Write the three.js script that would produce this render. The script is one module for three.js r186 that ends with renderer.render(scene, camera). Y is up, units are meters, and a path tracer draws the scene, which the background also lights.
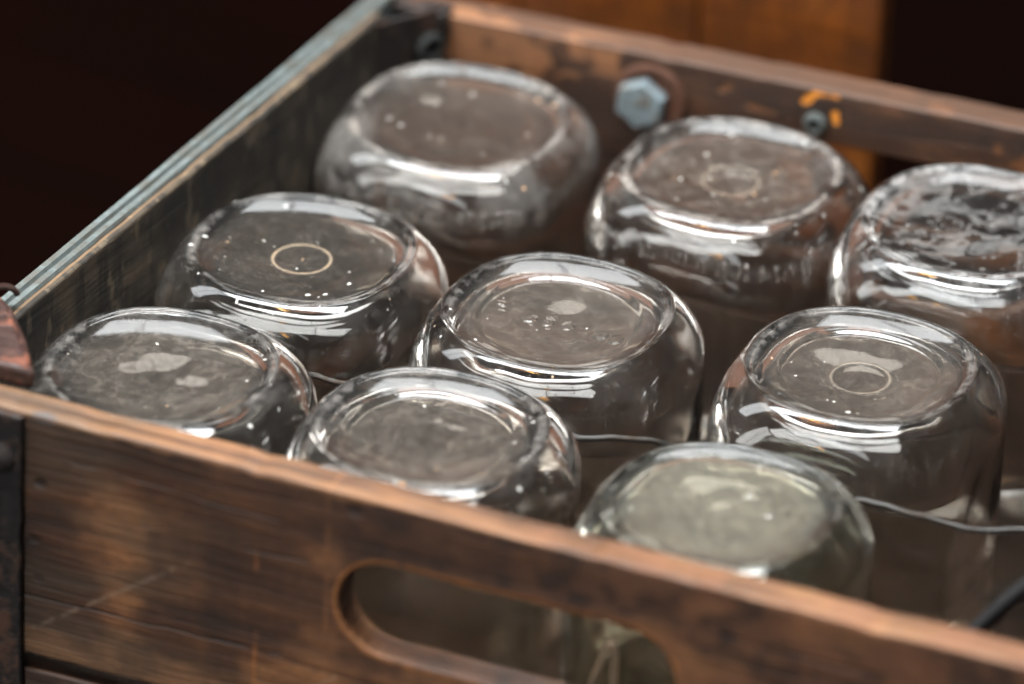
import * as THREE from 'three';
import { mergeGeometries } from 'three/addons/utils/BufferGeometryUtils.js';
import { RectAreaLightUniformsLib } from 'three/addons/lights/RectAreaLightUniformsLib.js';

// ───────────────────────── camera, light, exposure ─────────────────────────
RectAreaLightUniformsLib.init();
const scene = new THREE.Scene();
const camera = new THREE.PerspectiveCamera(5.18, 1024 / 684, 0.05, 40);
camera.position.set(1.3119, 1.7076, 2.2272);
camera.up.set(-0.29197, 0.86094, -0.41659);
camera.lookAt(0, 0.185, 0);
camera.focus = 3.0;
camera.userData.fStop = 3.4;
scene.background = new THREE.Color().setRGB(0.012, 0.009, 0.008);   // dim air of the dark shop around the crate
const renderer = new THREE.WebGLRenderer();
renderer.toneMapping = THREE.LinearToneMapping;
renderer.toneMappingExposure = 1.0;
renderer.shadowMap.enabled = true;

const SKY_COL = new THREE.Color(0.94, 0.98, 1.0);
const LIGHT_POS = new THREE.Vector3(-0.20, 2.0, 0.20);
const LIGHT_W = 2.0, LIGHT_H = 0.52, LIGHT_I = 34;

// ───────────────────────── helpers ─────────────────────────
function rng(seed) { let s = seed >>> 0; return () => { s = (s + 0x6D2B79F5) >>> 0; let t = s; t = Math.imul(t ^ (t >>> 15), t | 1); t ^= t + Math.imul(t ^ (t >>> 7), t | 61); return ((t ^ (t >>> 14)) >>> 0) / 4294967296; }; }
function noise2(seed) {
  const r = rng(seed), P = new Float32Array(4096); for (let i = 0; i < 4096; i++) P[i] = r();
  const at = (x, y) => P[(Math.imul(x, 1619) + Math.imul(y, 31337) ^ Math.imul(x ^ (y << 5), 6971)) & 4095];
  return (x, y) => { const xi = Math.floor(x), yi = Math.floor(y); let fx = x - xi, fy = y - yi; fx = fx * fx * (3 - 2 * fx); fy = fy * fy * (3 - 2 * fy);
    const a = at(xi, yi), b = at(xi + 1, yi), c = at(xi, yi + 1), d = at(xi + 1, yi + 1); return a + (b - a) * fx + (c - a + (a - b - c + d) * fx) * fy; };
}
function fbm(n, x, y, o = 4) { let s = 0, a = 0.5, t = 0; for (let i = 0; i < o; i++) { s += a * n(x + i * 17.3, y - i * 9.1); t += a; x *= 2.03; y *= 2.03; a *= 0.55; } return s / t; }
const clamp = (x, a = 0, b = 1) => x < a ? a : x > b ? b : x;
const sm = (a, b, x) => { const t = clamp((x - a) / (b - a)); return t * t * (3 - 2 * t); };
const mix = (a, b, t) => a + (b - a) * t;
const mix3 = (a, b, t) => [mix(a[0], b[0], t), mix(a[1], b[1], t), mix(a[2], b[2], t)];
function dataTex(w, h, arr, srgb) {
  const t = new THREE.DataTexture(arr, w, h, THREE.RGBAFormat); t.magFilter = THREE.LinearFilter; t.minFilter = THREE.LinearFilter;
  t.wrapS = t.wrapT = THREE.RepeatWrapping; if (srgb) t.colorSpace = THREE.SRGBColorSpace; t.needsUpdate = true; return t;
}
// paint(w, h, f): f(x01, y01) -> { c: [r,g,b] 0..255 sRGB, h: height 0..1, r: roughness 0..1 }
function paint(w, h, f) {
  const C = new Uint8Array(w * h * 4), B = new Uint8Array(w * h * 4);
  for (let j = 0; j < h; j++) for (let i = 0; i < w; i++) {
    const o = f((i + 0.5) / w, (j + 0.5) / h), k = (j * w + i) * 4;
    for (let q = 0; q < 3; q++) C[k + q] = clamp(o.c[q], 0, 255); C[k + 3] = 255;
    const hh = clamp(o.h) * 255; B[k] = hh; B[k + 1] = clamp(o.r ?? 0.7) * 255; B[k + 2] = hh; B[k + 3] = 255;
  }
  return [dataTex(w, h, C, true), dataTex(w, h, B, false)];
}
// the bump map reads the mean of the channels, so height and roughness travel in two textures
function surface(w, h, f, { bump = 0.0008, metal = 0, size = [1, 1], origin = [0, 0] } = {}) {
  const C = new Uint8Array(w * h * 4), B = new Uint8Array(w * h * 4), R = new Uint8Array(w * h * 4);
  for (let j = 0; j < h; j++) for (let i = 0; i < w; i++) {
    const o = f(origin[0] + (i + 0.5) / w * size[0], origin[1] + (j + 0.5) / h * size[1]), k = (j * w + i) * 4;
    for (let q = 0; q < 3; q++) { C[k + q] = clamp(o.c[q], 0, 255); B[k + q] = clamp(o.h) * 255; R[k + q] = clamp(o.r ?? 0.7) * 255; }
    C[k + 3] = B[k + 3] = R[k + 3] = 255;
  }
  const set = t => { t.repeat.set(1 / size[0], 1 / size[1]); t.offset.set(-origin[0] / size[0], -origin[1] / size[1]); return t; };
  return new THREE.MeshPhysicalMaterial({ map: set(dataTex(w, h, C, true)), bumpMap: set(dataTex(w, h, B, false)), bumpScale: bump, roughnessMap: set(dataTex(w, h, R, false)), roughness: 1, metalness: metal });
}
const used = {};
function numbered(n) { if (!(n in used)) { used[n] = 0; return n; } used[n]++; return n + '_' + String(used[n]).padStart(3, '0'); }
function part(name, geo, m, parent) { const o = new THREE.Mesh(geo, m); o.name = name; o.castShadow = o.receiveShadow = true; parent.add(o); return o; }
function thing(name, label, category, group) { const o = new THREE.Group(); o.name = numbered(name); o.userData = { label, category }; if (group) o.userData.group = group; scene.add(o); return o; }
function box(w, h, d, x = 0, y = 0, z = 0) { const g = new THREE.BoxGeometry(w, h, d); g.translate(x, y, z); return g; }

// ───────────────────────── the setting ─────────────────────────
{
  const n = noise2(3);
  const m = surface(512, 512, (x, y) => { const a = fbm(n, x * 5, y * 60, 4), b = fbm(n, x * 3 + 9, y * 3, 3); const k = 0.6 + 0.8 * a; return { c: [7 * k + 2 * b, 1.4 * k, 0.6 * k], h: a, r: 0.9 + 0.1 * b }; }, { bump: 0.0006, size: [1.6, 1.6] }); m.specularIntensity = 0.05;
  const g = new THREE.PlaneGeometry(6, 6); const uv = g.attributes.uv; for (let i = 0; i < uv.count; i++) uv.setXY(i, uv.getX(i) * 6, uv.getY(i) * 6);
  g.rotateX(-Math.PI / 2); g.translate(0, 0, -0.8);
  const o = part('table_surface', g, m, scene); o.userData = { kind: 'structure', label: 'dark red brown surface under the crate' };
}

// ───────────────────────── overhead light: a bright roof window ─────────────────────────
{
  const t = thing('roof_window', 'bright paned roof window above the crate, out of view', 'window');
  const zx = new THREE.Vector3(0, 0.15, -0.05).sub(LIGHT_POS).normalize(), xx = new THREE.Vector3(0.86, 0, -0.5); xx.addScaledVector(zx, -xx.dot(zx)).normalize();
  t.quaternion.setFromRotationMatrix(new THREE.Matrix4().makeBasis(xx, new THREE.Vector3().crossVectors(zx, xx), zx)); t.position.copy(LIGHT_POS);
  const frameM = new THREE.MeshStandardMaterial({ color: new THREE.Color(0.05, 0.04, 0.035), roughness: 0.6 });
  const glow = new THREE.MeshStandardMaterial({ color: 0x000000, emissive: SKY_COL, emissiveIntensity: 5 });
  const W = LIGHT_W, H = LIGHT_H;
  const fr = [box(W + 0.1, 0.05, 0.06, 0, H / 2 + 0.025, 0), box(W + 0.1, 0.05, 0.06, 0, -H / 2 - 0.025, 0), box(0.05, H, 0.06, -W / 2 - 0.025, 0, 0), box(0.05, H, 0.06, W / 2 + 0.025, 0, 0)];
  part('frame', mergeGeometries(fr), frameM, t);
  part('backing', box(W + 0.1, H + 0.1, 0.01, 0, 0, -0.04), frameM, t);
  for (const sx of [-1, 0, 1]) part('pane', box(W / 3 - 0.002, H, 0.004, sx * W / 3, 0, -0.012), glow, t);
  for (const sx of [-0.5, 0.5]) part('glazing_bar', box(0.02, H, 0.03, sx * W / 3, 0, 0.016), frameM, t);
  for (const sx of [-1, 0, 1]) {
    const l = new THREE.RectAreaLight(SKY_COL, LIGHT_I, W / 3 - 0.01, H); l.name = 'window_light';
    l.position.set(sx * W / 3, 0, -0.006); l.rotation.y = Math.PI; t.add(l);
  }
}

// a second roof window farther back and a side window high on the left, mirrored in the dished bases and the left shoulders
for (const [name, label, at, w, h, power, long] of [
  ['roof_window', 'dimmer roof window behind the crate, out of view', [-0.62, 2.1, -0.85], 1.3, 0.7, 9, [0.86, 0, -0.5]],
  ['side_window', 'tall side window high on the left, out of view', [-1.75, 1.75, 0.75], 0.7, 1.1, 9, [0.5, 0, 0.86]]]) {
  const t = thing(name, label, 'window'), P = new THREE.Vector3(...at), z = new THREE.Vector3(0, 0.15, 0).sub(P).normalize(), x = new THREE.Vector3(...long); x.addScaledVector(z, -x.dot(z)).normalize();
  t.quaternion.setFromRotationMatrix(new THREE.Matrix4().makeBasis(x, new THREE.Vector3().crossVectors(z, x), z)); t.position.copy(P);
  const frameM = new THREE.MeshStandardMaterial({ color: new THREE.Color(0.05, 0.04, 0.035), roughness: 0.6 }), glow = new THREE.MeshStandardMaterial({ color: 0x000000, emissive: SKY_COL, emissiveIntensity: 2 });
  part('frame', mergeGeometries([box(w + 0.1, 0.05, 0.06, 0, h / 2 + 0.025, 0), box(w + 0.1, 0.05, 0.06, 0, -h / 2 - 0.025, 0), box(0.05, h, 0.06, -w / 2 - 0.025, 0, 0), box(0.05, h, 0.06, w / 2 + 0.025, 0, 0), box(w + 0.1, h + 0.1, 0.01, 0, 0, -0.04)]), frameM, t);
  for (const k of [-1, 1]) { part('pane', box(w / 2 - 0.002, h, 0.004, k * w / 4, 0, -0.012), glow, t); const l = new THREE.RectAreaLight(SKY_COL, power, w / 2 - 0.01, h); l.name = 'window_light'; l.position.set(k * w / 4, 0, -0.006); l.rotation.y = Math.PI; t.add(l); }
  part('glazing_bar', box(0.025, h, 0.03, 0, 0, 0.016), frameM, t);
}

// ───────────────────────── glowing doorway added behind the camera to light the fronts of things ─────────────────────────
{
  const t = thing('added_doorway', 'added glowing doorway behind the viewer to light the crate front, out of view', 'doorway');
  t.position.set(0.1, 0.0, 4.4); t.rotation.y = Math.PI - 0.02;
  const frameM = new THREE.MeshStandardMaterial({ color: new THREE.Color(0.06, 0.05, 0.04), roughness: 0.6 });
  const glow = new THREE.MeshStandardMaterial({ color: 0x000000, emissive: SKY_COL, emissiveIntensity: 1.5 });
  const W = 2.2, Hd = 2.2;
  part('frame', mergeGeometries([box(0.1, Hd + 0.1, 0.1, -W / 2 - 0.05, Hd / 2 + 0.05, 0), box(0.1, Hd + 0.1, 0.1, W / 2 + 0.05, Hd / 2 + 0.05, 0), box(W, 0.1, 0.1, 0, Hd + 0.05, 0)]), frameM, t);
  part('glow_panel', box(W, Hd, 0.01, 0, Hd / 2, -0.02), glow, t);
  const l = new THREE.RectAreaLight(SKY_COL, 5, W, Hd); l.name = 'added_doorway_light'; l.position.set(0, Hd / 2, 0.0); l.rotation.y = Math.PI; t.add(l);
}

// ───────────────────────── wood, metal and glass ─────────────────────────
function woodMaterial(seed, size, origin, pal, extra, px = 3000, opt = {}) {
  const n = noise2(seed), n2 = noise2(seed + 77);
  const w = Math.min(2048, Math.round(size[0] * px)), h = Math.min(1024, Math.round(size[1] * px));
  return surface(w, h, (x, y) => {
    const wob = fbm(n2, x * 9, y * 14, 3) - 0.5;
    const g = fbm(n, x * 9, (y + wob * 0.012) * 420, 3), band = fbm(n, x * 3.5 + 5, (y + wob * 0.02) * 75, 3), blot = fbm(n2, x * 22 + 3, y * 30, 4), fine = n(x * 160, y * 2600), speck = fbm(n, x * 420, y * 420, 2);
    const cross = fbm(n, x * 70 + 11, y * 7, 3); let t = clamp(0.5 + (band - 0.5) * 0.9 + (g - 0.5) * 0.65 + (blot - 0.5) * 1.2 + (cross - 0.5) * 0.55);
    let c = mix3(pal[0], pal[1], t);
    c = mix3(c, pal[2], 0.8 * sm(0.54, 0.76, blot) * (0.4 + 0.6 * g));            // worn, lighter patches
    const dirt = sm(0.56, 0.72, fbm(n2, x * 40 + 31, y * 55, 4));
    c = mix3(c, pal[0].map(v => v * 0.55), 0.28 * dirt);
    let hgt = 0.55 + 0.35 * (g - 0.5) + 0.12 * (fine - 0.5) + 0.3 * (band - 0.5), r = 0.52 + 0.25 * (blot - 0.5) + 0.12 * (1 - t);
    const k = 0.9 + 0.2 * fine + 0.18 * (speck - 0.5); c = c.map(v => v * k);
    const o = { c, h: hgt, r };
    if (extra) extra(x, y, o, n, n2);
    return o;
  }, { bump: 0.0009, size, origin, ...opt });
}
const lay = (o, col, t) => { o.c = mix3(o.c, col, clamp(t)); };
// distance to a rounded slot
const slotD = (x, y, x0, x1, yc, r) => { const cx = clamp(x, x0 + r, x1 - r); return Math.hypot(x - cx, y - yc) - r; };
const segD = (x, y, ax, ay, bx, by) => { const dx = bx - ax, dy = by - ay, t = clamp(((x - ax) * dx + (y - ay) * dy) / (dx * dx + dy * dy)); return Math.hypot(x - ax - t * dx, y - ay - t * dy); };

const FH = { x0: 0.133, x1: 0.2715, yc: 0.157, r: 0.0205 };
const frontWood = woodMaterial(11, [0.5, 0.126], [-0.06, 0.09], [[46, 28, 17], [102, 64, 38], [146, 100, 62]], (x, y, o, n, n2) => {
  const a = fbm(n2, x * 120, y * 120, 3), d = slotD(x, y, FH.x0, FH.x1, FH.yc, FH.r);
  lay(o, [172, 108, 52], 0.9 * sm(0.0034, 0.0006, d + 0.0016 * (a - 0.5)) * sm(0.3, 0.5, a + 0.15));                 // bare orange wood worn round the hand hole
  if (y > 0.2035) o.r = 0.36 + 0.25 * a;
  lay(o, [168, 122, 82], 0.6 * sm(0.2018, 0.2040, y + (a - 0.5) * 0.005) * (0.35 + 0.65 * sm(0.35, 0.62, fbm(n2, x * 16 + 4, y * 420, 3))));   // worn upper edge, with the light along it painted in
  const st = Math.abs(x - 0.0985 - 0.0012 * (n(x * 3, y * 60) - 0.5)); lay(o, [158, 96, 48], 0.55 * sm(0.0016, 0.0003, st) * sm(0.175, 0.16, y) * sm(0.35, 0.6, fbm(n, 3, y * 90, 3)));
  const st2 = Math.abs(x - 0.128); lay(o, [150, 98, 60], 0.4 * sm(0.0013, 0.0003, st2) * sm(0.35, 0.6, fbm(n, 7, y * 110, 3)));
  lay(o, [148, 128, 112], 0.5 * sm(0.0016, 0.0002, segD(x, y, 0.004, 0.108, 0.07, 0.156)) * sm(0.3, 0.6, fbm(n2, x * 200, y * 40, 3)));
  lay(o, [150, 116, 92], 0.6 * sm(0.0012, 0.0002, segD(x, y, 0.11, 0.104, 0.133, 0.122)));
  for (const [cx, cy, L, dy] of [[0.02, 0.188, 0.09, -0.003], [0.05, 0.168, 0.07, 0.002], [0.0, 0.122, 0.11, 0.003], [0.29, 0.185, 0.10, -0.002], [0.16, 0.112, 0.13, 0.002], [0.3, 0.15, 0.09, 0.003]]) {   // drying cracks along the grain
    const q = sm(0.00055, 0.0001, segD(x, y + 0.0012 * (n(x * 130, cy * 900) - 0.5), cx, cy, cx + L, cy + dy)) * sm(0.25, 0.5, n2(x * 90, cy * 500)); lay(o, [24, 16, 11], 0.85 * q); o.h -= 0.6 * q; }
  lay(o, [70, 72, 84], 0.8 * sm(0.004, 0.002, Math.hypot((x - 0.008) * 0.55, y - 0.2045)));     // blue black ink-like stain at the corner
  lay(o, [40, 28, 24], 0.75 * sm(0.0042, 0.001, Math.hypot((x - 0.139) * 0.8, y - 0.1985) + 0.002 * (a - 0.5)));    // knot
  o.h -= 0.5 * sm(0.004, 0.001, Math.hypot((x - 0.139) * 0.8, y - 0.1985));
  lay(o, [116, 74, 48], 0.5 * sm(0.12, 0.30, x + 0.08 * (fbm(n, x * 12, y * 30, 3) - 0.5)) * sm(0.35, 0.6, a)); lay(o, [80, 68, 56], 0.4 * sm(0.42, 0.6, fbm(n, x * 14 + 2, y * 40, 3)) * sm(0.14, 0.02, x));
  for (const [sx, sy, w] of [[0.0065, 0.1745, 1], [0.0045, 0.1485, 0.8], [0.0060, 0.1310, 0.5]]) { const q = w * sm(0.0026, 0.0008, Math.hypot((x - sx) * 0.75, y - sy) + 0.0024 * (a - 0.5)); lay(o, [36, 27, 24], q * 0.7); o.h -= 0.5 * q; }
});
const lowerWood = woodMaterial(15, [0.5, 0.1], [-0.06, 0], [[44, 30, 24], [82, 58, 44], [110, 80, 60]], null, 1600);
const BH = { x0: 0.165, x1: 0.31, yc: 0.1522, r: 0.0205 };
const backWood = woodMaterial(23, [0.52, 0.13], [-0.04, 0.08], [[38, 23, 14], [80, 50, 30], [112, 74, 46]], (x, y, o, n, n2) => {
  const a = fbm(n2, x * 150, y * 150, 3), b = fbm(n, x * 60, y * 90, 3);
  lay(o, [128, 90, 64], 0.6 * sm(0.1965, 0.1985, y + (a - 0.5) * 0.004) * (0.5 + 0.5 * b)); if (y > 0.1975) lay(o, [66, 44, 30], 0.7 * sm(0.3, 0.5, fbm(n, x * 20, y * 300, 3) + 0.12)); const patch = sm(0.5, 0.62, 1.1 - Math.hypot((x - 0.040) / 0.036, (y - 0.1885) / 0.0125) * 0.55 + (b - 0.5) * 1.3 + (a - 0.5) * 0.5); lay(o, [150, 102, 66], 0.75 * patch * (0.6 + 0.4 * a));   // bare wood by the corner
  for (const [ax, ay, bx, by, w] of [[0.176, 0.1905, 0.1805, 0.1955, 0.0016], [0.1805, 0.1955, 0.190, 0.1962, 0.0013], [0.1895, 0.1885, 0.190, 0.1835, 0.0011], [0.139, 0.188, 0.143, 0.1915, 0.0013], [0.152, 0.184, 0.163, 0.182, 0.0014]]) {
    const s = sm(w, w * 0.5, segD(x, y, ax, ay, bx, by) + (a - 0.5) * 0.0042 + (b - 0.5) * 0.0015); lay(o, ax > 0.17 ? [222, 138, 40] : [168, 104, 54], (ax > 0.17 ? 0.95 : 0.4) * s); o.h -= 0.3 * s;          // splinters of fresh wood
  }
  lay(o, [150, 92, 48], 0.55 * sm(0.56, 0.66, b) * sm(0.2, 0.28, x));
  lay(o, [48, 36, 32], 0.7 * sm(0.024, 0.008, Math.hypot(x - 0.085, (y - 0.165) * 0.7) + (b - 0.5) * 0.02));                                    // darker patch by the bolt
});
const leftWood = woodMaterial(31, [0.4, 0.13], [-0.02, 0.08], [[28, 24, 19], [58, 49, 38], [92, 78, 60]], (x, y, o, n, n2) => {
  o.r = 0.8; const v = fbm(n2, x * 260, y * 26, 3); lay(o, [30, 26, 22], 0.7 * sm(0.5, 0.66, v)); lay(o, [128, 112, 90], 0.5 * sm(0.62, 0.75, fbm(n, x * 190, y * 60, 3)));
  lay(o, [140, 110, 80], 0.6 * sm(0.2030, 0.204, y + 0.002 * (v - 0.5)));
}, 2400);
const slatWood = woodMaterial(41, [0.5, 0.08], [-0.05, 0], [[32, 21, 13], [64, 43, 26], [88, 62, 39]], null, 1200);
const sideWood = woodMaterial(43, [0.5, 0.13], [-0.05, 0.08], [[58, 42, 32], [104, 76, 58], [130, 98, 74]], null, 1200);
const panelWood = woodMaterial(51, [0.12, 0.42], [-0.01, 0], [[94, 48, 8], [124, 66, 12], [136, 80, 17]], (x, y, o, n, n2) => {
  const rings = Math.sin((x * 900 + 5 * fbm(n2, x * 30, y * 8, 3) * 4) + 9 * Math.exp(-(((x - 0.055) / 0.012) ** 2) - (((y - 0.15) / 0.02) ** 2)));
  lay(o, [60, 30, 9], 0.5 * sm(0.2, 1, rings));
}, 2000);
function metalMaterial(seed, base, rust, amount, { metal = 0.6, rough = 0.5, bump = 0.0004, size = 0.12 } = {}) {
  const n = noise2(seed), n2 = noise2(seed + 5);
  return surface(384, 384, (x, y) => {
    const a = fbm(n, x * 90, y * 90, 4), b = fbm(n2, x * 300, y * 300, 3), t = sm(1 - amount - 0.12, 1 - amount + 0.12, a * 0.75 + b * 0.25);
    const c = mix3(base.map(v => v * (0.85 + 0.3 * b)), rust.map(v => v * (0.7 + 0.6 * a)), t);
    return { c, h: 0.5 + 0.3 * (b - 0.5) + 0.3 * t, r: rough + 0.25 * t + 0.2 * (b - 0.5) };
  }, { bump, metal, size: [size, size] });
}
const zinc = metalMaterial(61, [98, 106, 105], [76, 75, 70], 0.42, { metal: 0.25, rough: 0.5 });
const zincBolt = metalMaterial(62, [122, 136, 142], [88, 84, 78], 0.40, { metal: 0.3, rough: 0.5, bump: 0.0009 });
const darkIron = metalMaterial(63, [34, 30, 29], [62, 42, 32], 0.4, { metal: 0.3, rough: 0.55 });
const rustIron = metalMaterial(64, [54, 34, 28], [98, 56, 40], 0.42, { metal: 0.2, rough: 0.45, bump: 0.0007 });
const washerRust = metalMaterial(65, [104, 66, 46], [60, 38, 28], 0.45, { metal: 0.15, rough: 0.6 });
const wireM = metalMaterial(66, [48, 46, 44], [46, 37, 30], 0.42, { metal: 0.35, rough: 0.45 });

// a board with slightly uneven edges: outline in metres (x along, y up), thickness towards -z
function boardGeo(x0, x1, y0, y1, th, seed, hole, jit = 0.0005) {
  const r = rng(seed), pts = [], step = 0.006;
  const run = (ax, ay, bx, by) => { const L = Math.hypot(bx - ax, by - ay), k = Math.max(1, Math.round(L / step)); let w = 0; for (let i = 0; i < k; i++) { const t = i / k; w = 0.75 * w + (r() - 0.5) * jit; const chip = r() < 0.06 ? (r()) * 0.0009 : 0; const nx = -(by - ay) / L, ny = (bx - ax) / L; const q = i === 0 ? 0 : w + chip; pts.push(new THREE.Vector2(ax + (bx - ax) * t + nx * q, ay + (by - ay) * t + ny * q)); } };
  run(x0, y0, x1, y0); run(x1, y0, x1, y1); run(x1, y1, x0, y1); run(x0, y1, x0, y0);
  const s = new THREE.Shape(pts);
  if (hole) { const p = new THREE.Path(), h = hole, k = 14, hp = []; for (let i = 0; i <= k; i++) { const a = -Math.PI / 2 + Math.PI * i / k; hp.push(new THREE.Vector2(h.x1 - h.r + Math.cos(a) * h.r, h.yc + Math.sin(a) * h.r)); } for (let i = 1; i < 12; i++) hp.push(new THREE.Vector2(mix(h.x1 - h.r, h.x0 + h.r, i / 12), h.yc + h.r + (r() - 0.5) * 0.0008)); for (let i = 0; i <= k; i++) { const a = Math.PI / 2 + Math.PI * i / k; hp.push(new THREE.Vector2(h.x0 + h.r + Math.cos(a) * h.r, h.yc + Math.sin(a) * h.r)); } p.setFromPoints(hp.reverse()); s.holes.push(p); }
  const bv = 0.0013, g = new THREE.ExtrudeGeometry(s, { depth: th - 2 * bv, bevelEnabled: true, bevelThickness: bv, bevelSize: bv, bevelOffset: -bv, bevelSegments: 3, steps: 2 });
  g.translate(0, 0, -th + bv);
  const P = g.attributes.position, N = g.attributes.normal, U = g.attributes.uv;   // the upper edge reads its own strip of the wood above the face
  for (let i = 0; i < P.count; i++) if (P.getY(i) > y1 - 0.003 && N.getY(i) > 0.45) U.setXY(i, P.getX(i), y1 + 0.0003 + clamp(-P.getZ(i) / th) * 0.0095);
  return g;
}
function lathe(pts, seg = 32) { return new THREE.LatheGeometry(pts.map(p => new THREE.Vector2(p[0], p[1])), seg); }

// ───────────────────────── the crate ─────────────────────────
const crate = thing('wooden_crate', 'worn brown wooden crate with a hand hole, holding nine upturned glass jars', 'crate');
const H = 0.205;
const frame = (x, y, z, deg, parent = crate) => { const g = new THREE.Object3D(); g.position.set(x, y, z); g.rotation.y = THREE.MathUtils.degToRad(deg); g.updateMatrix(); return g.matrix.clone(); };
const inFrame = (m, geo) => geo.applyMatrix4(m);
// front
const MF = frame(-0.1084, 0, 0.1818, 8.6);
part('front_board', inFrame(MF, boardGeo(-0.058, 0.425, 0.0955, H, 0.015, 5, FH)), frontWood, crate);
part('front_lower_board', inFrame(MF, boardGeo(-0.058, 0.425, 0.004, 0.0885, 0.0145, 6)), lowerWood, crate);
// back
const MB = frame(-0.17056, 0, -0.19496, 11.8);
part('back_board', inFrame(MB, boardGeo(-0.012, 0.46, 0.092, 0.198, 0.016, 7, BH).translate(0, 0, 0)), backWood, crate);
part('back_lower_board', inFrame(MB, boardGeo(-0.012, 0.46, 0.004, 0.086, 0.015, 8)), lowerWood, crate);
// left: local x runs from back to front, +z points away from the inside
const ML = frame(-0.1717, 0, -0.1935, 93.6 - 180);   // local +x = towards the front, -z = into... outward handled below
{
  const g = boardGeo(0.022, 0.333, 0.092, H, 0.0045, 9); g.translate(0, 0, 0.0045);   // thickness away from the inside
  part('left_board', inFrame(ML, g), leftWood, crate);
  part('left_lower_board', inFrame(ML, boardGeo(0.0, 0.352, 0.004, 0.086, 0.0065, 10).translate(0, 0, 0.0065)), lowerWood, crate);
  // zinc channel along the outside of the left wall: two lips with a groove between them
  const s = new THREE.Shape(); const y0 = H - 0.035, y1 = H;
  [[0.0047, y0], [0.0047, y1 - 0.0004], [0.0054, y1 + 0.0008], [0.0074, y1 + 0.0008], [0.0082, y1 - 0.0014], [0.0100, y1 - 0.0014], [0.0108, y1 + 0.0002], [0.0130, y1 + 0.0004], [0.0138, y1 - 0.0006], [0.0138, y0]].forEach((p, i) => i ? s.lineTo(...p) : s.moveTo(...p));
  const c = new THREE.ExtrudeGeometry(s, { depth: 0.330, steps: 40, bevelEnabled: true, bevelSize: 0.0002, bevelThickness: 0.0002, bevelSegments: 1 });
  const q = c.attributes.position, nn = noise2(91); for (let i = 0; i < q.count; i++) { const z = q.getZ(i); q.setX(i, q.getX(i) + (nn(z * 30, 1) - 0.5) * 0.0003); q.setY(i, q.getY(i) + (nn(z * 40, 5) - 0.5) * 0.0003); }
  // shape x -> local z, extrude z -> local x
  const rot = new THREE.Matrix4().set(0, 0, 1, 0, 0, 1, 0, 0, 1, 0, 0, 0, 0, 0, 0, 1); c.applyMatrix4(rot);
  { const ix = c.index; if (!ix) { const P = c.attributes.position, U = c.attributes.uv; for (let i = 0; i < P.count; i += 3) for (const A of [P, U]) { const k = A.itemSize; for (let j = 0; j < k; j++) { const t = A.array[(i + 1) * k + j]; A.array[(i + 1) * k + j] = A.array[(i + 2) * k + j]; A.array[(i + 2) * k + j] = t; } } } c.computeVertexNormals(); }
  part('zinc_edge_channel', inFrame(ML, c), zinc, crate);
}
// right wall, out of the frame
const MR = frame(0.3095, 0, 0.1080, 88);
part('right_board', inFrame(MR, boardGeo(0.0, 0.385, 0.092, 0.2, 0.014, 12)), sideWood, crate);
part('right_lower_board', inFrame(MR, boardGeo(0.0, 0.385, 0.004, 0.086, 0.014, 13)), lowerWood, crate);
// floor slats and two runners
for (let i = 0; i < 6; i++) {
  const g = boardGeo(0.0, 0.444, 0, 0.056, 0.010, 20 + i); g.rotateX(-Math.PI / 2); g.translate(0, 0.018, 0.0595 * i + 0.0585);
  const m = frame(-0.1625 - 0.0078 * i, 0, -0.1935, 10.2); part('floor_slat', inFrame(m, g), slatWood, crate);
}
for (const k of [0.06, 0.38]) { const g = box(0.03, 0.008, 0.33, k, 0.004, 0.19); part('runner', inFrame(frame(-0.1605, 0, -0.1935, 10.2), g), lowerWood, crate); }
// corner irons
{
  const g = boardGeo(-0.062, 0.0, 0.07, H - 0.001, 0.003, 30, null, 0.0003); g.translate(0, 0, 0.0032);
  part('corner_iron', inFrame(MF, g), darkIron, crate);
  const rv = lathe([[0, 0.0035], [0.003, 0.0032], [0.0055, 0.0022], [0.0068, 0.0006], [0.007, 0]], 24); rv.rotateX(Math.PI / 2); rv.translate(-0.0095, 0.1835, 0.0031);
    part('rivet', inFrame(MF, rv), darkIron, crate);
  // rusty gusset plate across the front left corner
  const pts = [[-0.186, 0.1765], [-0.187, 0.138], [-0.168, 0.1245], [-0.155, 0.1280], [-0.1435, 0.1365], [-0.1335, 0.1455], [-0.1255, 0.154], [-0.1195, 0.162], [-0.1165, 0.1668], [-0.140, 0.1705]];
  const s = new THREE.Shape(); s.moveTo(pts[0][0], -pts[0][1]); s.splineThru(pts.slice(1).map(p => new THREE.Vector2(p[0], -p[1]))); s.closePath();
  const gg = new THREE.ExtrudeGeometry(s, { depth: 0.004, bevelEnabled: true, bevelSize: 0.0022, bevelThickness: 0.0022, bevelOffset: -0.0022, bevelSegments: 5, curveSegments: 6, steps: 1 });
  gg.rotateX(-Math.PI / 2); gg.translate(0, H - 0.0005 + 0.0022, 0);
  const P = gg.attributes.position, nn = noise2(93); for (let i = 0; i < P.count; i++) { const x = P.getX(i), z = P.getZ(i); P.setY(i, P.getY(i) + 0.0012 * nn(x * 120, z * 120)); } gg.computeVertexNormals();
  part('corner_plate', gg, rustIron, crate);
  const ring = new THREE.TorusGeometry(0.0048, 0.0013, 10, 28, 4.4); ring.rotateY(0.5); ring.rotateX(0.3); ring.translate(-0.1600, 0.2110, 0.1215);
  part('wire_loop', ring, rustIron, crate);
}
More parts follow.
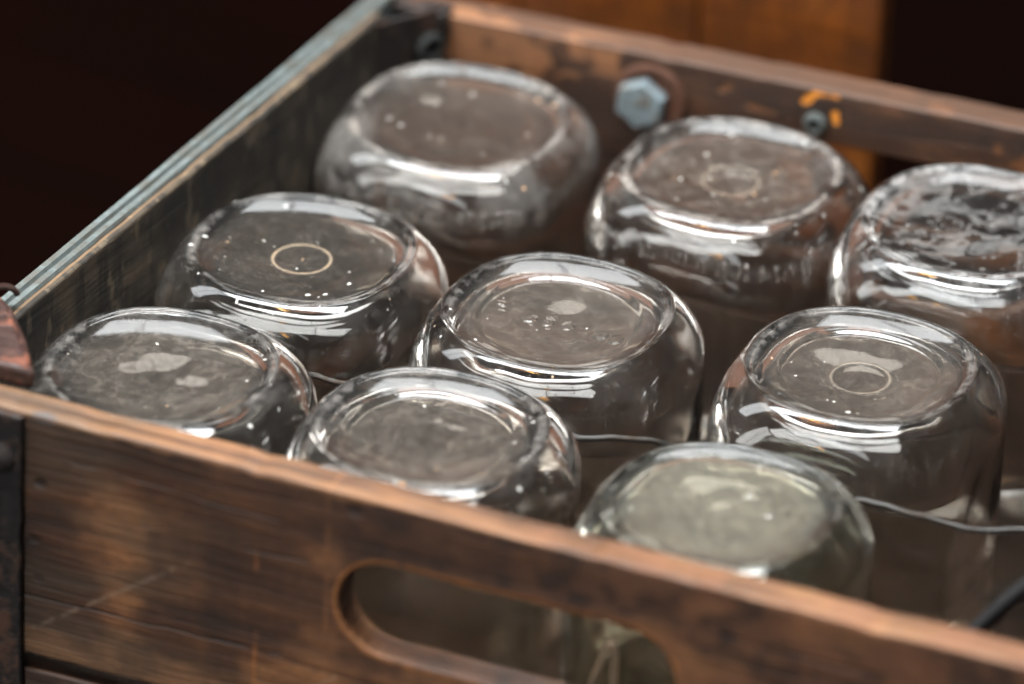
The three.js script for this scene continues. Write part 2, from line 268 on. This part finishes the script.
// inside back left corner: black iron angle with an eye
{
  const g = boardGeo(-0.004, 0.034, 0.15, 0.203, 0.0025, 31, null, 0.0002); part('inner_corner_iron', inFrame(frame(-0.1695, 0, -0.166, 64), g), darkIron, crate);
  const eye = new THREE.TorusGeometry(0.0052, 0.002, 12, 28); eye.translate(0.0255, 0.186, 0.0022); part('iron_eye', inFrame(frame(-0.1695, 0, -0.166, 64), eye), zinc.clone(), crate).material.color.setRGB(0.2, 0.2, 0.2);
  const cap = boardGeo(-0.010, 0.017, 0.1935, 0.201, 0.010, 32, null, 0.0002); cap.translate(0, 0, 0.0055); part('iron_lug', inFrame(MB, cap), darkIron, crate);
}
// hex bolt on its rusty washer, hollow rivet
{
  const w = lathe([[0, 0.0010], [0.0118, 0.0010], [0.0126, 0.0026], [0.0150, 0.0028], [0.0162, 0.0014], [0.0164, 0], [0, 0]].reverse(), 48); w.rotateX(Math.PI / 2); w.translate(0.1085, 0.1780, 0.0001); part('washer', inFrame(MB, w), washerRust, crate);
  const hs = new THREE.Shape(); for (let i = 0; i < 6; i++) { const a = i * Math.PI / 3 + 0.42; const p = [Math.cos(a) * 0.0106, Math.sin(a) * 0.0106]; i ? hs.lineTo(...p) : hs.moveTo(...p); } hs.closePath();
  const hx = new THREE.ExtrudeGeometry(hs, { depth: 0.0045, bevelEnabled: true, bevelSize: 0.0015, bevelThickness: 0.0014, bevelSegments: 5, bevelOffset: -0.0008 }); hx.translate(0.1055, 0.1768, 0.0020); part('hex_bolt', inFrame(MB, hx), zincBolt, crate);
  const rv = lathe([[0.0022, -0.001], [0.0022, 0.0022], [0.0028, 0.0032], [0.0038, 0.0031], [0.0048, 0.0018], [0.0050, 0]], 28); rv.rotateX(Math.PI / 2); rv.translate(0.181, 0.1817, 0.0); part('hollow_rivet', inFrame(MB, rv), zinc, crate);
  const core = new THREE.CircleGeometry(0.0024, 20); core.translate(0.181, 0.1817, 0.0004); part('rivet_hole', inFrame(MB, core), darkIron, crate);
}

// ───────────────────────── boards behind the crate ─────────────────────────
{
  const t = thing('plank_partition', 'orange brown plank partition standing behind the crate', 'partition');
  const m = frame(-0.17, 0, -0.33, 11);
  let k = 0; for (const [a, b] of [[-0.095, -0.0265], [-0.0255, 0.0575], [0.0587, 0.1415]]) { const g = boardGeo(a, b, 0, 0.42, 0.016, 60 + k, null, 0.0002); const u = g.attributes.uv; for (let i = 0; i < u.count; i++) u.setX(i, u.getX(i) - a + 0.0007 * k); part('plank', inFrame(m, g), panelWood, t); k++; }
}

// ───────────────────────── the jars ─────────────────────────
// dust, scuffs and smears on the glass, laid out round the middle of the base (uv = distance along the glass from the middle of the base, in metres, x 2 + 0.5)
function glassMaterial(seed, o) {
  const { film = 0.16, scuff = 0.5, smear = 0, flecks = 40, tint = [0.97, 0.955, 0.93], dust = [0.54, 0.39, 0.235], stipple = 0, veil = 0.30, shoulder = 0.014, wallDust = 0.009, ringDust = 0.42, marks = [], bumps = 0.07 } = o;
  const N = 1024, n = noise2(seed), n2 = noise2(seed + 9), r = rng(seed + 1);
  const C = new Uint8Array(N * N * 4), T = new Uint8Array(N * N * 4), R = new Uint8Array(N * N * 4), B = new Uint8Array(N * N * 4);
  const fl = []; for (let i = 0; i < flecks; i++) { const a = r() * 6.283, q = Math.sqrt(r()) * 0.056; fl.push([Math.cos(a) * q, Math.sin(a) * q, 0.0003 + 0.0009 * r() ** 4, r(), r() * 3.1, 1 + 2 * r()]); }
  const toS = v => Math.pow(clamp(v), 1 / 2.2) * 255;
  for (let j = 0; j < N; j++) for (let i = 0; i < N; i++) {
    const x = ((i + 0.5) / N - 0.5) * 0.5, y = ((j + 0.5) / N - 0.5) * 0.5, s = Math.hypot(x, y), th = Math.atan2(y, x), k = (j * N + i) * 4;
    const a = fbm(n, x * 60, y * 60, 4), b = fbm(n2, x * 260, y * 260, 3), g = n(x * 1500, y * 1500);
    const dishIn = sm(0.0430, 0.0300, s + 0.010 * (a - 0.5) + 0.004 * (b - 0.5)), str = fbm(n2, Math.cos(th) * 26 + 40, Math.sin(th) * 26 + s * 9, 3);
    let d = 0.30 * film * dishIn * (0.8 + 0.3 * sm(0.3, 0.75, a) + 0.35 * sm(0.4, 0.75, b)) * (0.65 + 0.7 * g);                    // dust lying in the dish
    d += mix(shoulder, wallDust, sm(0.062, 0.078, s)) * (1 - dishIn) * (0.25 + 1.1 * sm(0.42, 0.72, s > 0.062 ? str : a) + 0.4 * sm(0.5, 0.75, b)) * (0.6 + 0.8 * g);
    d += scuff * sm(0.0030, 0.0004, Math.abs(s - 0.0435)) * sm(0.38, 0.66, b * 0.6 + a * 0.4);                       // rubbed bearing edge
    if (o.ring !== false) d += ringDust * sm(0.00075, 0.0002, Math.abs(s - 0.0117)) * (0.5 + b);                         // rubbed mould ring
    if (smear) d += smear * sm(0.80, 0.97, 1 - Math.abs(2 * fbm(n, x * 70 + 4 * a, y * 70 - 4 * a, 4) - 1)) * sm(0.058, 0.046, s) * (0.4 + b);
    let h = 0.5 + bumps * (fbm(n, x * 120, y * 120, 3) - 0.5) * 0.6 + smear * 0.1 * (fbm(n2, x * 150, y * 150, 3) - 0.5);
    if (stipple && s > 0.060 && s < 0.0685) {                                                                          // band of small raised pips on the shoulder
      const q = th * 19, f = q - Math.floor(q) - 0.5, v = (s - 0.0642) / 0.0038, on = n(Math.floor(q) * 3.7, 2.2) > 0.4 ? 1 : 0.1;
      const shape = sm(0.34, 0.18, Math.abs(f)) * sm(1, 0.7, Math.abs(v)) * on * (0.1 + 0.9 * sm(0.45, 0.6, n(q * 3.1, v * 2.5 + 7))); h += 0.5 * shape * stipple; d += 0.12 * shape * stipple;
    }
    const fine = n2(x * 2300, y * 2300); if (fine > 0.90) d += 0.22 * sm(0.90, 0.97, fine) * sm(0.35, 0.6, a); const scr = Math.abs(fbm(n, x * 24 + y * 300, y * 24 - x * 90, 2) - 0.5); d += 0.07 * sm(0.006, 0.001, scr) * sm(0.45, 0.6, b);
    let col = dust, extra = 0;
    for (const f of fl) { const ca = Math.cos(f[4]), sa = Math.sin(f[4]), e = Math.hypot((x - f[0]) * ca + (y - f[1]) * sa, ((y - f[1]) * ca - (x - f[0]) * sa) * f[5]); if (e < f[2]) { extra = 1; col = f[3] > 0.85 ? [0.7, 0.35, 0.14] : [0.75, 0.74, 0.7]; } }
    for (const m of marks) { const e = Math.hypot((x - m[0]) / m[2], (y - m[1]) / m[3]); if (e < 1.3) h += 0.5 * sm(1.25, 0.7, e) * sm(0.1, 0.55, e + 0.3); }
    d = clamp(d, 0, 0.92); if (extra) d = 0.85;
    for (let q = 0; q < 3; q++) { C[k + q] = toS(mix(tint[q], col[q], extra ? 1 : clamp(veil * dishIn + 0.12 + d * 1.2))); T[k + q] = (1 - d) * 255; R[k + q] = clamp(0.085 + 0.25 * d) * 255; B[k + q] = clamp(h) * 255; }
    C[k + 3] = T[k + 3] = R[k + 3] = B[k + 3] = 255;
  }
  return new THREE.MeshPhysicalMaterial({ map: dataTex(N, N, C, true), transmission: 1, transmissionMap: dataTex(N, N, T), roughness: 1, roughnessMap: dataTex(N, N, R), bumpMap: dataTex(N, N, B), bumpScale: 0.0014, ior: 1.5, thickness: 0.004, metalness: 0 });
}
// outer and inner skin of an upturned square-shouldered jar; y = 0 is the bearing edge of its base, the mouth is at y = -h
function jarGeometry({ a = 0.0538, h = 0.165, dish = 0.0055, ring = 0.0004, square = 3.4, ledge = 0.0, seed = 1, heavy }) {
  const prof = [];   // [r, y, exponent]
  const rb = 0.0420, n = noise2(seed);
  const dishY = r => -dish * (1 - (r / rb) ** 2 * (0.45 + 0.33 * (r / rb) ** 2 + 0.22 * (r / rb) ** 8)) + ring * Math.exp(-(((r - 0.0117) / 0.0006) ** 2)) - ledge * sm(0.0325, 0.0305, r);
  for (let i = 0; i <= 44; i++) { const r = rb * i / 44; prof.push([r, dishY(r), 2 + 0.35 * (i / 44)]); }
  for (let i = 1; i <= 8; i++) { const t = i / 8, an = Math.PI * (0.5 + 0.28 - t * 0.45); prof.push([0.0442 + Math.cos(an) * 0.0024, -0.0024 + Math.sin(an) * 0.0024 + 0.0002, 2.35]); }
  const [r0, y0] = prof[prof.length - 1], yS = -0.024;
  // shoulder
  for (let i = 1; i <= 30; i++) { const an = (0.16 + 0.84 * i / 30) * Math.PI / 2; const f0 = 0.16 * Math.PI / 2; const rx = (a - r0) / (1 - Math.sin(f0)), ry = (y0 - yS) / Math.cos(f0); prof.push([r0 + rx * (Math.sin(an) - Math.sin(f0)), yS + ry * Math.cos(an), mix(2.35, square, sm(0, 1, i / 30))]); }
  const yE = -0.092, body = -(h - 0.036), rn = 0.036;
  for (let i = 1; i <= 12; i++) prof.push([a, mix(yS, yE, i / 12), square]);
  // inner skin of the thick base: it thins out into the wall
  const inner = [], yi = -dish - (heavy ?? 0.0065), rk = a - 0.017;
  for (let i = 0; i <= 40; i++) { const r = rk * i / 40; inner.push([r, yi + 0.0048 * (r / 0.034) ** 2 - 0.0020 * (r / 0.034) ** 4, 2 + 0.3 * i / 40]); }
  const yI = inner[inner.length - 1][1], ySi = -0.034;
  for (let i = 1; i <= 20; i++) { const an = i / 20 * Math.PI / 2; inner.push([rk + (a - 0.0030 - rk) * Math.sin(an), ySi + (yI - ySi) * Math.cos(an), mix(2.3, square, i / 20)]); }
  for (let i = 1; i <= 14; i++) { const t = i / 14; inner.push([a - mix(0.0030, 0.0003, sm(0.6, 1, t)), mix(ySi, yE, t), square]); }
  inner.reverse();
  const wall = [];
  for (let i = 0; i <= 14; i++) { const t = i / 14; wall.push([a - 0.00015 + 0.0004 * Math.sin(t * 9) * t, mix(yE + 0.0002, body, t), square]); }
  for (let i = 1; i <= 14; i++) { const t = i / 14, q = t * t * (3 - 2 * t); wall.push([mix(a, rn, q), mix(body, -(h - 0.016), t), mix(square, 2, q)]); }
  for (let i = 1; i <= 16; i++) { const t = i / 16; wall.push([rn - 0.0008 + 0.0014 * Math.max(0, Math.sin(t * 3 * Math.PI * 1.3)), mix(-(h - 0.016), -h, t), 2]); }
  const lining = wall.map(([r, y, e], i) => [r - 0.0034 * sm(0, 6, i), y, e]).filter((p, i) => i > 0);
  return [skin(prof, inner, n), mergeGeometries([skin(wall, [], n, 0.110), skin(lining, [], n, 0.113)])];
}
function skin(prof, inner, n, s0 = 0) {
  const rows = prof.length + inner.length, M = 160, pos = new Float32Array(rows * (M + 1) * 3), uv = new Float32Array(rows * (M + 1) * 2), idx = [];
  const arcs = []; let s = s0; prof.forEach((p, i) => { if (i) s += Math.hypot(p[0] - prof[i - 1][0], p[1] - prof[i - 1][1]); arcs.push(s); });
  const ia = []; s = 0; [...inner].reverse().forEach((p, i, A) => { if (i) s += Math.hypot(p[0] - A[i - 1][0], p[1] - A[i - 1][1]); ia.push(s); }); arcs.push(...ia.reverse());
  [...prof, ...inner].forEach(([r, y, e], i) => {
    const isIn = i >= prof.length;
    for (let j = 0; j <= M; j++) {
      const th = j / M * Math.PI * 2, c = Math.cos(th), q = Math.sin(th), rho = r / Math.pow(Math.abs(c) ** e + Math.abs(q) ** e, 1 / e);
      const wob = 1 + 0.006 * (fbm(n, c * 1.4 + 5 + (isIn ? 9 : 0), q * 1.4 + y * 22, 2) - 0.5) * (isIn ? 4 : 1.4);
      const dy = isIn ? 0.0022 * (fbm(n, c * r * 40 + 3, q * r * 40, 2) - 0.5) * sm(-0.06, -0.02, y) : 0;
      const k = i * (M + 1) + j; pos[k * 3] = rho * c * wob; pos[k * 3 + 1] = y + dy; pos[k * 3 + 2] = rho * q * wob;
      const S = arcs[i] + (isIn ? 0.0 : 0); uv[k * 2] = 0.5 + S * c * 2; uv[k * 2 + 1] = 0.5 + S * q * 2;
    }
  });
  for (let i = 0; i < rows - 1; i++) for (let j = 0; j < M; j++) { const A = i * (M + 1) + j, Bq = A + 1, Cq = A + M + 1, D = Cq + 1; idx.push(A, Bq, Cq, Bq, D, Cq); }
  const split = (prof.length - 1) * M * 6; const g = new THREE.BufferGeometry(); if (inner.length) { g.addGroup(0, split, 0); g.addGroup(split, idx.length - split, 1); } g.setAttribute('position', new THREE.BufferAttribute(pos, 3)); g.setAttribute('uv', new THREE.BufferAttribute(uv, 2)); g.setIndex(idx); g.computeVertexNormals();
  // weld the normals across the seam and at the two poles
  const nr = g.attributes.normal; for (let i = 0; i < rows; i++) { const A = i * (M + 1), E = A + M; const v = new THREE.Vector3(nr.getX(A) + nr.getX(E), nr.getY(A) + nr.getY(E), nr.getZ(A) + nr.getZ(E)).normalize(); nr.setXYZ(A, v.x, v.y, v.z); nr.setXYZ(E, v.x, v.y, v.z); }
  for (let j = 0; j <= M; j++) { if (!inner.length) break; nr.setXYZ(j, 0, 1, 0); nr.setXYZ((rows - 1) * (M + 1) + j, 0, -1, 0); }
  return g;
}
const innerGlass = new THREE.MeshPhysicalMaterial({ color: new THREE.Color(0.97, 0.955, 0.93), transmission: 1, roughness: 0.02, ior: 1.5, thickness: 0.004 });
const innerGreen = innerGlass.clone(); innerGreen.color.setRGB(0.93, 0.955, 0.87);
const G_dust = glassMaterial(101, { film: 0.11, scuff: 0.15, shoulder: 0.06, flecks: 50, stipple: 1, ring: false });
const G_stip = glassMaterial(102, { film: 0.10, scuff: 0.2, flecks: 60, ringDust: 0.2, stipple: 1, smear: 0.04 });
const G_frost = glassMaterial(103, { dust: [0.46, 0.44, 0.42], film: 0.03, scuff: 0.25, flecks: 10, smear: 0.15, stipple: 0, ring: false, bumps: 0.22 });
const G_clear = glassMaterial(104, { film: 0.11, scuff: 0.12, flecks: 40 });
const G_marks = glassMaterial(105, { film: 0.20, scuff: 0.08, flecks: 26, ring: false, marks: [[-0.026, -0.003, 0.0022, 0.0016], [-0.012, 0.001, 0.0028, 0.0028], [-0.0045, 0.0, 0.0022, 0.003], [0.004, -0.001, 0.0022, 0.003], [0.019, 0.0, 0.0028, 0.0032], [0.026, 0.0015, 0.0026, 0.0034]] });
const G_hazy = glassMaterial(106, { film: 0.15, scuff: 0.1, flecks: 24, ring: false, smear: 0.03 });
const G_green = glassMaterial(107, { film: 0.36, scuff: 0.04, flecks: 4, ring: false, tint: [0.94, 0.95, 0.87], dust: [0.58, 0.485, 0.31], bumps: 0.35, marks: [[0.004, -0.018, 0.003, 0.0035], [0.016, -0.008, 0.003, 0.003]] });
const jars = [
  [-0.1120, -0.1390, 8, G_dust, { dish: 0.0042, seed: 1, ring: 0 }, 'dusty glass jar with embossed shoulder in the back left corner of the crate'],
  [0.0068, -0.1610, 6, G_stip, { a: 0.0535, dish: 0.0052, seed: 2 }, 'upturned glass jar with embossed shoulder and white flecks, in front of the hollow rivet'],
  [0.1110, -0.1815, 9, G_frost, { a: 0.0540, dish: 0.0052, seed: 3, ring: 0 }, 'smeared, frosted glass jar cut by the right edge, behind the clear ringed jar'],
  [-0.1027, -0.0065, 7, G_clear, { dish: 0.0052, seed: 4 }, 'glass jar with a round mould ring, between the back left and front left jars'],
  [0.0079, -0.0261, 6, G_marks, { a: 0.0535, dish: 0.0052, seed: 5, ring: 0, ledge: 0.0011 }, 'glass jar with small embossed marks on its base, in the centre of the crate'],
  [0.1272, -0.0560, 8, glassMaterial(108, { film: 0.20, scuff: 0.1, flecks: 24, ringDust: 0.16 }), { dish: 0.0052, seed: 6, ledge: 0.0011, square: 3.6 }, 'clear glass jar with a small mould ring, nearest the right edge behind the greenish jar'],
  [-0.0945, 0.1065, 8, G_hazy, { a: 0.0552, dish: 0.0060, seed: 7, ring: 0 }, 'wide dusty glass jar at the front left beside the rusty corner plate'],
  [0.0128, 0.0815, 7, G_hazy, { a: 0.0538, dish: 0.0055, seed: 8, ring: 0, ledge: 0.0012 }, 'hazy glass jar with a brown tinged base between its two front row neighbours'],
  [0.1355, 0.0650, 6, G_green, { dish: 0.0030, seed: 9, ring: 0, square: 3.3 }, 'greenish glass jar with a cloudy base, rightmost of the front row'],
];
const jarTop = [0.190, 0.190, 0.193, 0.190, 0.190, 0.190, 0.193, 0.190, 0.190];
jars.forEach(([x, z, turn, m, p, label], i) => {
  const t = thing('glass_jar', label, 'jar', 'upturned glass jars in the crate');
  t.position.set(x, 0.0195, z); t.rotation.y = THREE.MathUtils.degToRad(turn);
  const h = jarTop[i] - 0.0195, [gb, gw] = jarGeometry({ ...p, h }), tr = rng(900 + i); t.rotation.x = (tr() - 0.5) * 0.03; t.rotation.z = (tr() - 0.5) * 0.03;
  part('base', gb.translate(0, h, 0), [m, m === G_green ? innerGreen : innerGlass], t);
  const wm = m.wall ?? (m.wall = Object.assign(m.clone(), { thickness: 0 })); part('side_wall', gw.translate(0, h, 0), wm, t);
});

// ───────────────────────── wire and cable ─────────────────────────
{
  const pts = [[-0.148, 0.150, 0.0490], [-0.100, 0.162, 0.0500], [-0.065, 0.174, 0.0530], [-0.050, 0.176, 0.0535], [-0.020, 0.172, 0.0450], [0.010, 0.165, 0.0320], [0.040, 0.1735, 0.0325], [0.0525, 0.1755, 0.0335], [0.072, 0.176, 0.022], [0.092, 0.168, 0.008], [0.130, 0.162, 0.0065], [0.1590, 0.170, 0.0045], [0.180, 0.1705, 0.0015], [0.2045, 0.1695, -0.0025], [0.227, 0.171, -0.013], [0.262, 0.176, -0.020], [0.300, 0.180, -0.024]].map(p => new THREE.Vector3(...p));
  const r = rng(5); const c0 = new THREE.CatmullRomCurve3(pts), q = c0.getPoints(70).map(p => p.add(new THREE.Vector3(0, (r() - 0.5) * 0.0008, (r() - 0.5) * 0.0006)));
  const g = new THREE.TubeGeometry(new THREE.CatmullRomCurve3(q), 220, 0.0013, 10); const u = g.attributes.uv; for (let i = 0; i < u.count; i++) u.setXY(i, u.getX(i) * 0.45, u.getY(i) * 0.01);
  const o = part('divider_wire', g, wireM, scene); o.userData = { label: 'grey twisted divider wire strung between the second and front rows of jars', category: 'wire' };
}
{
  const pts = [[0.205, 0.034, 0.110], [0.215, 0.09, 0.096], [0.2310, 0.148, 0.075], [0.2439, 0.170, 0.061], [0.259, 0.190, 0.047], [0.282, 0.2085, 0.032], [0.305, 0.2085, 0.020], [0.335, 0.18, 0.016], [0.35, 0.1, 0.02], [0.355, 0.004, 0.03]].map(p => new THREE.Vector3(...p));
  const g = new THREE.TubeGeometry(new THREE.CatmullRomCurve3(pts), 140, 0.0034, 14);
  const m = new THREE.MeshPhysicalMaterial({ color: new THREE.Color(0.007, 0.007, 0.008), roughness: 0.6, specularIntensity: 0.5 });
  const o = part('black_cable', g, m, scene); o.userData = { label: 'black rubber cable rising inside the crate at the right', category: 'cable' };
}
{
  // bent wire clip seen through the hand hole
  const a = inFrame(MF, new THREE.TubeGeometry(new THREE.CatmullRomCurve3([[0.2235, 0.112, -0.021], [0.2295, 0.132, -0.0215], [0.2345, 0.1485, -0.022], [0.2370, 0.1545, -0.022], [0.2385, 0.149, -0.022], [0.2388, 0.132, -0.021], [0.239, 0.108, -0.021]].map(p => new THREE.Vector3(...p))), 60, 0.0014, 10));
  const o = part('wire_clip', a, metalMaterial(67, [150, 128, 104], [96, 70, 50], 0.35, { metal: 0.1, rough: 0.5 }), scene); o.userData = { label: 'bent wire clip seen through the right end of the hand hole', category: 'clip' };
}

// ───────────────────────── two warm bulbs above, mirrored as orange glints ─────────────────────────
for (const [x, y, z, label] of [[-0.30, 1.55, 0.55, 'small warm bulb hanging above the left side of the crate, out of view'], [-0.22, 1.50, 0.62, 'small warm bulb hanging nearer the viewer above the crate, out of view']]) {
  const t = thing('hanging_bulb', label, 'bulb', 'warm bulbs above the crate'); t.position.set(x, y, z);
  const glow = new THREE.MeshStandardMaterial({ color: 0x000000, emissive: new THREE.Color(1, 0.5, 0.12), emissiveIntensity: 45 });
  const g = lathe([[0.0001, -0.060], [0.020, -0.056], [0.035, -0.044], [0.043, -0.024], [0.043, -0.006], [0.034, 0.012], [0.016, 0.023], [0.0085, 0.026]], 24); part('bulb', g, glow, t);
  const sm_ = new THREE.MeshStandardMaterial({ color: new THREE.Color(0.03, 0.03, 0.03), roughness: 0.5 });
  part('socket', lathe([[0.0001, 0.0255], [0.011, 0.0255], [0.011, 0.055], [0.005, 0.06], [0.0001, 0.06]], 20), sm_, t);
  part('cord', new THREE.CylinderGeometry(0.002, 0.002, 1.2, 8).translate(0, 0.66, 0), sm_, t);
  const l = new THREE.PointLight(new THREE.Color(1, 0.55, 0.2), 0.25); l.castShadow = true; t.add(l);
}
renderer.render(scene, camera);
